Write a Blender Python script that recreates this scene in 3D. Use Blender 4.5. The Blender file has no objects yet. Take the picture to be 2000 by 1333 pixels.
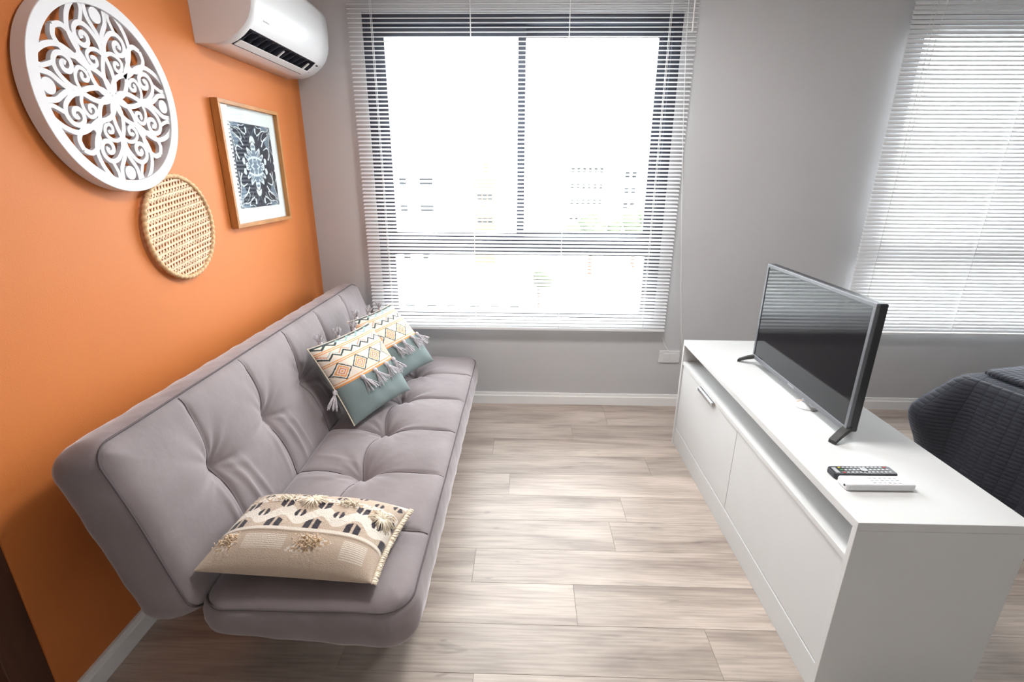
import bpy, bmesh, math, random
import numpy as np
from mathutils import Vector, Matrix
PI = math.pi
random.seed(7); rng = np.random.default_rng(7)
S = bpy.context.scene
C = S.collection
# ------------------------------------------------------------------ camera
cam_d = bpy.data.cameras.new('camera'); cam = bpy.data.objects.new('camera', cam_d); C.objects.link(cam)
cam_d.sensor_width = 36.0; cam_d.lens = 964.03 * 36.0 / 2000.0; cam_d.clip_start = .05; cam_d.clip_end = 1000
PITCH, YAW, ROLL = .3271, -.0243, .0052
fw = Vector((math.sin(YAW)*math.cos(PITCH), math.cos(YAW)*math.cos(PITCH), -math.sin(PITCH)))
rt = Vector((math.cos(YAW), -math.sin(YAW), 0)); up = rt.cross(fw)
rt2 = rt*math.cos(ROLL) + up*math.sin(ROLL); up2 = up*math.cos(ROLL) - rt*math.sin(ROLL)
CAMP = Vector((1.2903, -3.08, 1.4938))
M4 = Matrix.Identity(4)
for i in range(3):
    M4[i][0] = rt2[i]; M4[i][1] = up2[i]; M4[i][2] = -fw[i]; M4[i][3] = CAMP[i]
cam.matrix_world = M4
S.camera = cam
# ------------------------------------------------------------------ light
SKY = 9.3
w = bpy.data.worlds.new('world'); S.world = w; w.use_nodes = True
bg = w.node_tree.nodes['Background']; bg.inputs[0].default_value = (.955, .98, 1.0, 1); bg.inputs[1].default_value = SKY
S.view_settings.view_transform = 'Standard'; S.view_settings.look = 'None'
S.view_settings.exposure = 1.05; S.view_settings.gamma = 1.0; S.view_settings.use_curve_mapping = False
def portal(x0, x1, z0, z1, y):
    l = bpy.data.lights.new('daylight_portal', 'AREA'); l.shape = 'RECTANGLE'; l.size = x1-x0; l.size_y = z1-z0
    l.cycles.is_portal = True
    o = bpy.data.objects.new('daylight_portal', l); C.objects.link(o)
    o.location = ((x0+x1)/2, y, (z0+z1)/2); o.rotation_euler = (-PI/2, 0, 0)
    return o
W1 = (.385, 2.13, .60, 2.32)      # opening of the first window x0 x1 z0 z1
W2 = (3.33, 5.08, .60, 2.32)
portal(*W1, .16); portal(*W2, .16)

# ------------------------------------------------------------------ helpers
def obj(name, me, mat=None, parent=None):
    o = bpy.data.objects.new(name, me); C.objects.link(o)
    if mat is not None:
        me.materials.clear(); me.materials.append(mat)
    if parent is not None: o.parent = parent
    return o
def tag(o, label=None, cat=None, group=None, kind=None):
    if label: o['label'] = label
    if cat: o['category'] = cat
    if group: o['group'] = group
    if kind: o['kind'] = kind
    return o
def empty(name, loc=(0, 0, 0), rz=0):
    o = bpy.data.objects.new(name, None); C.objects.link(o); o.location = loc; o.rotation_euler = (0, 0, rz)
    o.empty_display_size = .05
    return o
def mesh(name, v, f, smooth=False, fix=True):
    me = bpy.data.meshes.new(name); me.from_pydata([tuple(p) for p in v], [], f)
    if fix:
        bm = bmesh.new(); bm.from_mesh(me); bmesh.ops.recalc_face_normals(bm, faces=bm.faces); bm.to_mesh(me); bm.free()
    if smooth: me.polygons.foreach_set('use_smooth', [True]*len(me.polygons))
    me.update(); return me
class MB:
    def __init__(s): s.v = []; s.f = []
    def add(s, v, f):
        n = len(s.v); s.v += [tuple(p) for p in v]; s.f += [tuple(i+n for i in q) for q in f]; return s
    def box(s, x0, x1, y0, y1, z0, z1):
        v = [(x, y, z) for z in (z0, z1) for y in (y0, y1) for x in (x0, x1)]
        return s.add(v, [(0, 1, 3, 2), (4, 6, 7, 5), (0, 4, 5, 1), (2, 3, 7, 6), (0, 2, 6, 4), (1, 5, 7, 3)])
    def tube(s, pts, r, n=8, cap=True, closed=False):
        pts = [Vector(p) for p in pts]; m = len(pts); v = []; f = []
        rr = r if hasattr(r, '__len__') else [r]*m
        ref = None
        for i, p in enumerate(pts):
            a = pts[(i-1) % m] if (closed or i > 0) else p; b = pts[(i+1) % m] if (closed or i < m-1) else p
            t = (b-a).normalized()
            if ref is None: ref = t.orthogonal().normalized()
            ref = (ref - t*ref.dot(t)).normalized(); bi = t.cross(ref)
            for k in range(n):
                an = 2*PI*k/n; v.append(p + (ref*math.cos(an) + bi*math.sin(an))*rr[i])
        for i in range(m if closed else m-1):
            j = (i+1) % m
            for k in range(n):
                f.append((i*n+k, i*n+(k+1) % n, j*n+(k+1) % n, j*n+k))
        if cap and not closed:
            f.append(tuple(range(n-1, -1, -1))); f.append(tuple((m-1)*n+k for k in range(n)))
        return s.add(v, f)
    def lathe(s, prof, c=(0, 0, 0), n=24):
        v = []; f = []
        for r, z in prof:
            for k in range(n):
                a = 2*PI*k/n; v.append((c[0]+r*math.cos(a), c[1]+r*math.sin(a), c[2]+z))
        for i in range(len(prof)-1):
            for k in range(n): f.append((i*n+k, i*n+(k+1) % n, (i+1)*n+(k+1) % n, (i+1)*n+k))
        f.append(tuple(range(n-1, -1, -1))); f.append(tuple((len(prof)-1)*n+k for k in range(n)))
        return s.add(v, f)
    def prism(s, poly, lo, hi, axis=1):
        n = len(poly); v = []
        for h in (lo, hi):
            for a, b in poly:
                v.append((a, h, b) if axis == 1 else ((h, a, b) if axis == 0 else (a, b, h)))
        f = [tuple(range(n)), tuple(range(2*n-1, n-1, -1))]
        for i in range(n): f.append((i, (i+1) % n, n+(i+1) % n, n+i))
        return s.add(v, f)
    def build(s, name, mat, parent=None, smooth=False, bevel=0, fix=True, segs=2):
        me = mesh(name, s.v, s.f, smooth, fix)
        if bevel:
            bm = bmesh.new(); bm.from_mesh(me)
            ed = [e for e in bm.edges if len(e.link_faces) == 2 and e.calc_face_angle(0) > .5]
            bmesh.ops.bevel(bm, geom=ed, offset=bevel, segments=segs, affect='EDGES', profile=.5, clamp_overlap=True)
            bm.to_mesh(me); bm.free()
        return obj(name, me, mat, parent)
def copy_tree(o, parent=None):
    c = o.copy(); C.objects.link(c); c.parent = parent
    for ch in list(o.children): copy_tree(ch, c)
    return c
def rbox(name, mat, x0, x1, y0, y1, z0, z1, parent=None, bevel=.002):
    return MB().box(x0, x1, y0, y1, z0, z1).build(name, mat, parent, bevel=bevel)

# ------------------------------------------------------------------ materials
def mat(name, col, rough=.5, spec=.5, metal=0, noise=0, nscale=8, bump=0, bscale=60, sheen=0, coat=0, sscale=(1, 1, 1), sheen_col=(1, 1, 1), stretch=None):
    m = bpy.data.materials.new(name); m.use_nodes = True; nt = m.node_tree; N = nt.nodes; L = nt.links
    b = N['Principled BSDF']
    b.inputs['Base Color'].default_value = (*col, 1); b.inputs['Roughness'].default_value = rough
    b.inputs['Specular IOR Level'].default_value = spec; b.inputs['Metallic'].default_value = metal
    if sheen:
        b.inputs['Sheen Weight'].default_value = sheen; b.inputs['Sheen Roughness'].default_value = .4
        b.inputs['Sheen Tint'].default_value = (*sheen_col, 1)
    if coat: b.inputs['Coat Weight'].default_value = coat; b.inputs['Coat Roughness'].default_value = .05
    tc = N.new('ShaderNodeTexCoord'); mp = N.new('ShaderNodeMapping'); mp.inputs['Scale'].default_value = sscale
    L.new(tc.outputs['Object'], mp.inputs['Vector'])
    if noise:
        n = N.new('ShaderNodeTexNoise'); n.inputs['Scale'].default_value = nscale; n.inputs['Detail'].default_value = 5
        L.new(mp.outputs[0], n.inputs['Vector'])
        r = N.new('ShaderNodeMapRange'); r.inputs[1].default_value = .3; r.inputs[2].default_value = .7
        r.inputs[3].default_value = 1-noise; r.inputs[4].default_value = 1+noise
        L.new(n.outputs['Fac'], r.inputs[0])
        x = N.new('ShaderNodeMix'); x.data_type = 'RGBA'; x.blend_type = 'MULTIPLY'; x.inputs[0].default_value = 1
        x.inputs[6].default_value = (*col, 1); L.new(r.outputs[0], x.inputs[7]); L.new(x.outputs[2], b.inputs['Base Color'])
    if bump:
        n2 = N.new('ShaderNodeTexNoise'); n2.inputs['Scale'].default_value = bscale; n2.inputs['Detail'].default_value = 3
        L.new(mp.outputs[0], n2.inputs['Vector'])
        bp = N.new('ShaderNodeBump'); bp.inputs['Strength'].default_value = bump; bp.inputs['Distance'].default_value = .01
        L.new(n2.outputs['Fac'], bp.inputs['Height']); L.new(bp.outputs[0], b.inputs['Normal'])
    return m
def vcol_mat(name, rough=.8, bump=.3, bscale=350, spec=.3, sheen=.2):
    m = mat(name, (.5, .5, .5), rough, spec, bump=bump, bscale=bscale, sheen=sheen)
    a = m.node_tree.nodes.new('ShaderNodeAttribute'); a.attribute_name = 'Col'
    m.node_tree.links.new(a.outputs['Color'], m.node_tree.nodes['Principled BSDF'].inputs['Base Color'])
    return m
def srgb(r, g, b):
    f = lambda c: (c/255/12.92) if c/255 <= .04045 else ((c/255+.055)/1.055)**2.4
    return (f(r), f(g), f(b))
mt = {}
mt['orange'] = mat('orange_paint', srgb(206, 121, 62), .55, .35, noise=.02, nscale=3, bump=.06, bscale=220)
mt['greywall'] = mat('grey_paint', srgb(198, 198, 200), .6, .3, noise=.015, nscale=3, bump=.06, bscale=220)
mt['white_paint'] = mat('white_paint', (.90, .895, .885), .7, .3, noise=.01)
mt['skirting'] = mat('white_skirting', (.90, .90, .90), .35, .5)
mt['brownwood'] = mat('dark_brown_wood', srgb(82, 52, 36), .45, .4, noise=.25, nscale=6, sscale=(8, 8, .6))
mt['lacquer'] = mat('white_melamine', (.655, .66, .66), .5, .25, noise=.01)
mt['niche'] = mt['lacquer']
mt['frame_dark'] = mat('charcoal_aluminium', srgb(58, 62, 74), .4, .5)
mt['slat'] = mat('white_slat_enamel', (.86, .87, .89), .35, .5)
mt['cord'] = mat('white_cord', (.85, .85, .85), .7)
mt['mdf'] = mat('white_lacquered_mdf', (.70, .69, .71), .5, .4)
mt['cane'] = mat('natural_cane', srgb(226, 198, 166), .6, .3, noise=.18, nscale=25)
mt['cane_rim'] = mat('cane_rim', srgb(214, 176, 134), .6, .3, noise=.25, nscale=60)
mt['oak'] = mat('oak_frame', srgb(178, 122, 68), .45, .4, noise=.2, nscale=10, sscale=(6, 1, 1))
mt['paper'] = mat('white_mat_board', (.84, .85, .86), .8, .2)
mt['plastic_white'] = mat('white_plastic', (.74, .74, .75), .3, .5)
mt['plastic_grey'] = mat('grey_plastic', (.45, .46, .48), .4, .5)
mt['dark_plastic'] = mat('dark_plastic', (.018, .02, .025), .35, .5)
mt['vent_dark'] = mat('vent_dark', (.05, .055, .075), .5, .4)
mt['bezel'] = mat('grey_bezel', (.11, .115, .13), .35, .6)
mt['screen'] = mat('tv_screen', (.006, .006, .008), .06, .35, coat=0)
mt['tv_side'] = mat('tv_side', (.015, .017, .02), .3, .5)
mt['silver'] = mat('silver', (.75, .76, .78), .25, .5, metal=1)
mt['black_rubber'] = mat('black_rubber', (.03, .03, .03), .6)
mt['seam'] = mat('velvet_seam', srgb(98, 90, 93), .8, .2)
mt['quilt'] = None
mt['tassel'] = mat('grey_tassel_yarn', srgb(206, 201, 206), .85, .2, noise=.3, nscale=90, sheen=.3)
mt['fringe'] = mat('cream_fringe_yarn', srgb(235, 222, 202), .9, .2, noise=.12, nscale=120)
mt['dark_fabric'] = mat('dark_backing_fabric', (.02, .02, .022), .9, .1)
mt['leg_metal'] = mat('dark_leg_metal', (.05, .05, .055), .4, .5, metal=.6)

# velvet: noise driven nap
def velvet():
    m = mat('grey_velvet', srgb(134, 124, 126), .75, .25, noise=.14, nscale=4.5, bump=.12, bscale=30, sheen=.5, sheen_col=(1, .95, .98))
    return m
mt['velvet'] = velvet()
# quilt: stitched channels
def quilt_mat():
    m = mat('navy_black_quilt', srgb(46, 47, 56), .7, .35, sheen=.35, sheen_col=(.7, .75, .9)); nt = m.node_tree; N = nt.nodes; L = nt.links
    uv = N.new('ShaderNodeUVMap'); uv.uv_map = 'UVMap'
    sp = N.new('ShaderNodeSeparateXYZ'); L.new(uv.outputs[0], sp.inputs[0])
    def ch(sock, per):
        a = N.new('ShaderNodeMath'); a.operation = 'MULTIPLY'; a.inputs[1].default_value = PI/per; L.new(sock, a.inputs[0])
        b = N.new('ShaderNodeMath'); b.operation = 'SINE'; L.new(a.outputs[0], b.inputs[0])
        c = N.new('ShaderNodeMath'); c.operation = 'ABSOLUTE'; L.new(b.outputs[0], c.inputs[0])
        d = N.new('ShaderNodeMath'); d.operation = 'POWER'; d.inputs[1].default_value = .35; L.new(c.outputs[0], d.inputs[0]); return d
    a = ch(sp.outputs[0], .045); b = ch(sp.outputs[1], .019)
    mul = N.new('ShaderNodeMath'); mul.operation = 'MULTIPLY'; L.new(a.outputs[0], mul.inputs[0]); L.new(b.outputs[0], mul.inputs[1])
    bp = N.new('ShaderNodeBump'); bp.inputs['Strength'].default_value = .8; bp.inputs['Distance'].default_value = .006
    L.new(mul.outputs[0], bp.inputs['Height']); L.new(bp.outputs[0], N['Principled BSDF'].inputs['Normal'])
    return m
mt['quilt'] = quilt_mat()
# laminate: object-coordinates grain, offset per plank via object random
def laminate():
    m = bpy.data.materials.new('greyed_oak_laminate'); m.use_nodes = True; nt = m.node_tree; N = nt.nodes; L = nt.links
    b = N['Principled BSDF']; b.inputs['Roughness'].default_value = .40; b.inputs['Specular IOR Level'].default_value = .5
    tc = N.new('ShaderNodeTexCoord'); oi = N.new('ShaderNodeObjectInfo')
    sc = N.new('ShaderNodeVectorMath'); sc.operation = 'SCALE'; sc.inputs[3].default_value = 37.0
    cv = N.new('ShaderNodeCombineXYZ'); L.new(oi.outputs['Random'], cv.inputs[0]); L.new(oi.outputs['Random'], cv.inputs[1]); L.new(cv.outputs[0], sc.inputs[0])
    ad = N.new('ShaderNodeVectorMath'); L.new(tc.outputs['Object'], ad.inputs[0]); L.new(sc.outputs[0], ad.inputs[1])
    def noi(scale, vec, det=5, dist=0):
        mp = N.new('ShaderNodeMapping'); mp.inputs['Scale'].default_value = vec; L.new(ad.outputs[0], mp.inputs['Vector'])
        n = N.new('ShaderNodeTexNoise'); n.inputs['Scale'].default_value = scale; n.inputs['Detail'].default_value = det; n.inputs['Distortion'].default_value = dist
        L.new(mp.outputs[0], n.inputs['Vector']); return n
    big = noi(1.0, (1.3, 9, 1), 4, .6); fine = noi(1.0, (5, 110, 1), 4); knot = noi(1.0, (3.2, 16, 1), 2, 1.5)
    cr = N.new('ShaderNodeValToRGB'); e = cr.color_ramp.elements
    e[0].position = .28; e[0].color = (*srgb(150, 136, 127), 1); e[1].position = .72; e[1].color = (*srgb(206, 192, 181), 1)
    k = e.new(.5); k.color = (*srgb(184, 170, 159), 1)
    L.new(big.outputs['Fac'], cr.inputs[0])
    r1 = N.new('ShaderNodeMapRange'); r1.inputs[1].default_value = .35; r1.inputs[2].default_value = .62; r1.inputs[3].default_value = .80; r1.inputs[4].default_value = 1.05; L.new(fine.outputs['Fac'], r1.inputs[0])
    r2 = N.new('ShaderNodeMapRange'); r2.inputs[1].default_value = .66; r2.inputs[2].default_value = .78; r2.inputs[3].default_value = 1; r2.inputs[4].default_value = .68; L.new(knot.outputs['Fac'], r2.inputs[0])
    r3 = N.new('ShaderNodeMapRange'); r3.inputs[3].default_value = .90; r3.inputs[4].default_value = 1.08; L.new(oi.outputs['Random'], r3.inputs[0])
    m1 = N.new('ShaderNodeMath'); m1.operation = 'MULTIPLY'; L.new(r1.outputs[0], m1.inputs[0]); L.new(r2.outputs[0], m1.inputs[1])
    m2 = N.new('ShaderNodeMath'); m2.operation = 'MULTIPLY'; L.new(m1.outputs[0], m2.inputs[0]); L.new(r3.outputs[0], m2.inputs[1])
    x = N.new('ShaderNodeMix'); x.data_type = 'RGBA'; x.blend_type = 'MULTIPLY'; x.inputs[0].default_value = 1
    L.new(cr.outputs[0], x.inputs[6]); L.new(m2.outputs[0], x.inputs[7]); L.new(x.outputs[2], b.inputs['Base Color'])
    bp = N.new('ShaderNodeBump'); bp.inputs['Strength'].default_value = .12; bp.inputs['Distance'].default_value = .002
    L.new(fine.outputs['Fac'], bp.inputs['Height']); L.new(bp.outputs[0], b.inputs['Normal'])
    return m
mt['laminate'] = laminate()
def glass(name, gl=.06):
    m = bpy.data.materials.new(name); m.use_nodes = True; nt = m.node_tree; N = nt.nodes; L = nt.links
    N.remove(N['Principled BSDF']); out = N['Material Output']
    t = N.new('ShaderNodeBsdfTransparent'); t.inputs[0].default_value = (.97, .985, .98, 1)
    g = N.new('ShaderNodeBsdfGlossy'); g.inputs['Roughness'].default_value = .02
    ge = N.new('ShaderNodeNewGeometry'); dt = N.new('ShaderNodeVectorMath'); dt.operation = 'DOT_PRODUCT'
    L.new(ge.outputs['Incoming'], dt.inputs[0]); L.new(ge.outputs['Normal'], dt.inputs[1])
    def mth(op, a, b=None):
        k = N.new('ShaderNodeMath'); k.operation = op
        for i, q in enumerate((a, b)):
            if q is None: continue
            if isinstance(q, (int, float)): k.inputs[i].default_value = q
            else: L.new(q, k.inputs[i])
        return k.outputs[0]
    F_ = mth('ADD', mth('MULTIPLY', mth('POWER', mth('SUBTRACT', 1.0, mth('ABSOLUTE', dt.outputs['Value'])), 5.0), .9), .04)
    mx = N.new('ShaderNodeMixShader'); L.new(F_, mx.inputs[0]); L.new(t.outputs[0], mx.inputs[1]); L.new(g.outputs[0], mx.inputs[2])
    L.new(mx.outputs[0], out.inputs[0]); return m
mt['glass'] = glass('window_glass')

# ------------------------------------------------------------------ room shell
RX, RY, RZ = 5.6, -4.4, 2.60
WT = .18
wb = MB()
xs = [-.2, W1[0], W1[1], W2[0], W2[1], RX+.2]; zs = [0, W1[2], W1[3], RZ]
for i in range(5):
    for k in range(3):
        if i in (1, 3) and k == 1: continue
        wb.box(xs[i], xs[i+1], 0, WT, zs[k], zs[k+1])
tag(wb.build('wall_back', mt['greywall']), 'light grey painted wall with the two windows', None, kind='structure')
YE = -2.113
tag(MB().box(-.2, 0, YE, 0, 0, RZ).build('wall_left', mt['orange']), 'orange painted feature wall behind the sofa', kind='structure')
tag(MB().box(-.2, 0, RY, -3.13, 0, RZ).build('wall_left_rear', mt['white_paint']), kind='structure')
tag(MB().box(-.2, 0, -3.13, YE, 2.12, RZ).build('wall_left_lintel', mt['white_paint']), kind='structure')
tag(MB().box(RX, RX+.2, RY, 0, 0, RZ).build('wall_right', mt['white_paint']), kind='structure')
tag(MB().box(-.2, RX+.2, RY-.2, RY, 0, RZ).build('wall_front', mt['white_paint']), kind='structure')
tag(MB().box(-.2, RX+.2, RY-.2, WT, RZ, RZ+.15).build('ceiling', mt['white_paint']), kind='structure')
d1 = tag(empty('door_1', (0, YE, 0)), 'dark brown wooden door at the end of the orange wall', kind='structure')
MB().box(-.19, -.004, -.092, 0, 0, 2.12).build('door_frame', mt['brownwood'], d1, bevel=.003)
MB().box(-.19, -.004, -1.017, -.925, 0, 2.12).build('door_frame', mt['brownwood'], d1, bevel=.003)
MB().box(-.19, -.004, -.925, -.092, 2.04, 2.12).build('door_frame', mt['brownwood'], d1, bevel=.003)
MB().box(-.10, -.06, -.925, -.092, 0.005, 2.04).build('door_leaf', mt['brownwood'], d1, bevel=.002)
# skirting with a stepped top
SK = [(0, 0), (.015, 0), (.015, .058), (.011, .064), (.009, .081), (0, .081)]
def skirt_x(name, x0, x1):
    return tag(MB().prism([(-a, b) for a, b in SK], x0, x1, 0).build(name, mt['skirting']), 'white skirting board along the grey window wall', kind='structure')
skirt_x('baseboard_back', 0, RX)
tag(MB().prism(SK, YE, -.0155, 1).build('baseboard_left', mt['skirting']), 'white skirting board along the orange wall', kind='structure')
tag(MB().box(RX-.015, RX, RY, -.0155, 0, .081).build('baseboard_right', mt['skirting']), kind='structure')

# round flush ceiling lamp, lit
LX, LY = 1.65, -1.40
lamp = tag(empty('ceiling_lamp', (LX, LY, RZ)), 'round flush white ceiling lamp above the middle of the room', 'lamp')
MB().lathe([(.26, 0), (.26, -.035), (.245, -.045)], (0, 0, 0), 48).build('housing', mt['white_paint'], lamp)
dm = bpy.data.materials.new('lamp_diffuser'); dm.use_nodes = True
dm.node_tree.nodes['Principled BSDF'].inputs['Emission Color'].default_value = (1, .96, .9, 1); dm.node_tree.nodes['Principled BSDF'].inputs['Emission Strength'].default_value = 1.5
MB().lathe([(.235, -.0452), (.22, -.052), (.12, -.056), (.01, -.057)], (0, 0, 0), 48).build('diffuser', dm, lamp, smooth=True)
ll = bpy.data.lights.new('lamp_light', 'AREA'); ll.shape = 'DISK'; ll.size = .46; ll.energy = 17; ll.color = (1, .985, .965)
lo_ = bpy.data.objects.new('lamp_light', ll); C.objects.link(lo_); lo_.location = (0, 0, -.062); lo_.parent = lamp

# ------------------------------------------------------------------ floor of laminate planks
floor = tag(MB().box(-.2, RX+.2, RY-.2, WT, -.12, -.008).build('floor', mt['seam']), 'pale greyed oak laminate floor', kind='structure')
PW, PL = .183, 1.22
joint = {0: 1.832, 1: .61, 2: 1.594, 3: 1.125, 4: .75, 5: 1.229, 6: .55, 7: 1.688, 8: 1.103}   # joints by row, row 2 spans -.482..-.665
plank_cache = {}
def plank_mesh(l, wd):
    key = (round(l, 3), round(wd, 3))
    if key not in plank_cache:
        g = .0003; bv = .0006
        v = [(x, y, z) for z, e in ((-.008, 0), (-bv, 0), (0, bv)) for (x, y) in ((g+e, g+e), (l-g-e, g+e), (l-g-e, wd-g-e), (g+e, wd-g-e))]
        f = [(8, 9, 10, 11)] + [(a+i, a+(i+1) % 4, a+4+(i+1) % 4, a+4+i) for a in (0, 4) for i in range(4)]
        me = mesh('plank', v, f); me.materials.append(mt['laminate']); plank_cache[key] = me
    return plank_cache[key]
row = 0
y1 = -.116
rows = [(-.116, 0.0)] + [(-.116-PW*(k+1), -.116-PW*k) for k in range(31)]
for k, (a, b) in enumerate(rows):
    if a < RY: break
    j0 = joint.get(k, (k*.437) % PL)
    x = j0 % PL - PL
    while x < RX:
        x0 = max(x, 0); x1 = min(x+PL, RX)
        if x1-x0 > .02:
            p = obj('plank', plank_mesh(x1-x0, b-a), None, floor); p.location = (x0, a, 0)
        x += PL

# ------------------------------------------------------------------ windows
def make_window(name, W, mull, label):
    x0, x1, z0, z1 = W
    o = tag(empty(name, (0, 0, 0)), label, kind='structure')
    fy0, fy1 = .012, .095
    fwid = .115
    fm = mt['frame_dark']
    def bar(nm, a, b, c, d, y0=fy0, y1=fy1): return MB().box(a, b, y0, y1, c, d).build(nm, fm, o, bevel=.002)
    bar('window_frame', x0, x1, z1-.055, z1); bar('window_frame', x0, x1, z0, z0+.045)
    bar('window_frame', x0, x0+.05, z0+.045, z1-.055); bar('window_frame', x1-.05, x1, z0+.045, z1-.055)
    zt0, zt1 = 1.01, 1.125
    bar('transom', x0+.05, x1-.05, zt0, zt1, .02, .09)
    # sliding sashes above the transom
    for (a, b, yy) in ((x0+.05, mull+.022, .03), (mull-.022, x1-.05, .06)):
        s = tag(empty('sash', (0, 0, 0))); s.parent = o
        for bx_ in ((a, b, z1-.11, z1-.055), (a, b, zt1, zt1+.02)):
            MB().box(bx_[0], bx_[1], yy, yy+.026, bx_[2], bx_[3]).build('sash_rail', fm, s, bevel=.0015)
        lw = .06 if a < mull-.1 else .044; rw = .044 if a < mull-.1 else .06
        MB().box(a, a+lw, yy, yy+.026, zt1+.02, z1-.11).build('sash_stile', fm, s, bevel=.0015)
        MB().box(b-rw, b, yy, yy+.026, zt1+.02, z1-.11).build('sash_stile', fm, s, bevel=.0015)
        MB().box(a+lw-.004, b-rw+.004, yy+.010, yy+.014, zt1+.018, z1-.108).build('pane', mt['glass'], s)
    bar('window_frame', x0+.05, x0+.09, z0+.045, zt0, .03, .085); bar('window_frame', x1-.09, x1-.05, z0+.045, zt0, .03, .085)
    MB().box(x0+.088, x1-.088, .055, .059, z0+.043, zt0+.002).build('pane', mt['glass'], o)
    MB().box(x0, x1, .095, WT+.03, z0-.02, z0+.012).build('window_sill', mt['skirting'], o, bevel=.002)
    return o
make_window('window_1', W1, 1.262, 'charcoal framed window behind the half open blind beside the sofa')
make_window('window_2', W2, 4.16, 'charcoal framed window behind the nearly closed blind above the bed')

# ------------------------------------------------------------------ venetian blinds
def slat_mesh(wd, tilt, name):
    n = 5; v = []; f = []
    for x in (0, wd):
        for s_, off in ((1, .0004), (-1, -.0004)):
            for i in range(n):
                t = (i/(n-1)-.5)*.025; h = .0018*(1-(2*t/.025)**2)+off
                yy = t*math.cos(tilt)-h*math.sin(tilt); zz = t*math.sin(tilt)+h*math.cos(tilt)
                v.append((x, yy, zz))
    A, B = 0, 2*n
    for i in range(n-1):
        f.append((A+i, A+i+1, B+i+1, B+i)); f.append((A+n+i, B+n+i, B+n+i+1, A+n+i+1))
    for q in (A, B):
        f.append(tuple([q+i for i in range(n)] + [q+n+i for i in range(n-1, -1, -1)]))
    f.append((A, B, B+n, A+n)); f.append((A+n-1, A+2*n-1, B+2*n-1, B+n-1))
    return mesh(name, v, f, smooth=False)
def make_blind(label, x0, x1, z0, z1, tilt, cords, pitch, y=-.052):
    o = tag(empty('venetian_blind', (x0, y, z1)), label, 'blind', 'white venetian blinds')
    me = slat_mesh(x1-x0, tilt, 'slat'); me.materials.append(mt['slat'])
    H = z1-z0
    n = int((H-.055-.02)/pitch)
    for i in range(n):
        s = obj('slat', me, None, o); s.location = (0, 0, -.055-i*pitch)
        s.rotation_euler = (random.uniform(-.006, .006), 0, random.uniform(-.0006, .0006))
    zb = -.055-n*pitch
    MB().prism([(-.0125, zb-.009), (.0125, zb-.009), (.0135, zb), (.0125, zb+.006), (-.0125, zb+.006), (-.0135, zb)], 0, x1-x0, 0).build('bottom_rail', mt['slat'], o, bevel=.001)
    MB().box(0, x1-x0, -.022, .030, -.032, .014).build('headrail', mt['slat'], o, bevel=.002)
    for c in cords:
        m = MB(); xx = c-x0
        for yy in (-.0145, .0145): m.box(xx-.0013, xx+.0013, yy-.0006, yy+.0006, zb, -.03)
        m.build('ladder_cord', mt['cord'], o)
    return o
PIT = .0218
b1 = make_blind('white venetian blind between the sofa and the television cabinet, half open', .329, 2.186, .516, 2.44, math.radians(24), (.455, .986, 1.514, 2.045), PIT)
b2 = make_blind('white venetian blind at the right above the dark bed, slats nearly closed', 3.291, 5.13, .516, 2.44, math.radians(61), (3.40, 3.965, 4.55, 5.03), PIT)
MB().tube([(2.150-.329, -.032, -.03), (2.152-.329, -.034, -.12), (2.154-.329, -.034, -.24)], .0035, 8).build('tilt_wand', mt['cord'], b1)
# pull cord, hanging beside the first blind with a bend down to the outlet
MB().tube([(2.118-.329, -.030, -.03), (2.13-.329, -.03, -.30), (2.165-.329, -.03, -.75), (2.205-.329, -.03, -1.15), (2.25-.329, -.026, -1.58), (2.285-.329, -.02, -1.86), (2.318-.329, -.01, -2.035)], .0016, 6).build('pull_cord', mt['cord'], b1)
MB().tube([(2.175-.329, -.02, -1.93), (2.20-.329, -.01, -1.99), (2.235-.329, -.005, -2.035)], .0014, 6).build('pull_cord', mt['cord'], b1)
MB().tube([(3.44-3.291, -.024, -.03), (3.42-3.291, -.024, -.35), (3.415-3.291, -.024, -.9)], .0014, 6).build('pull_cord', mt['cord'], b2)

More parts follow.
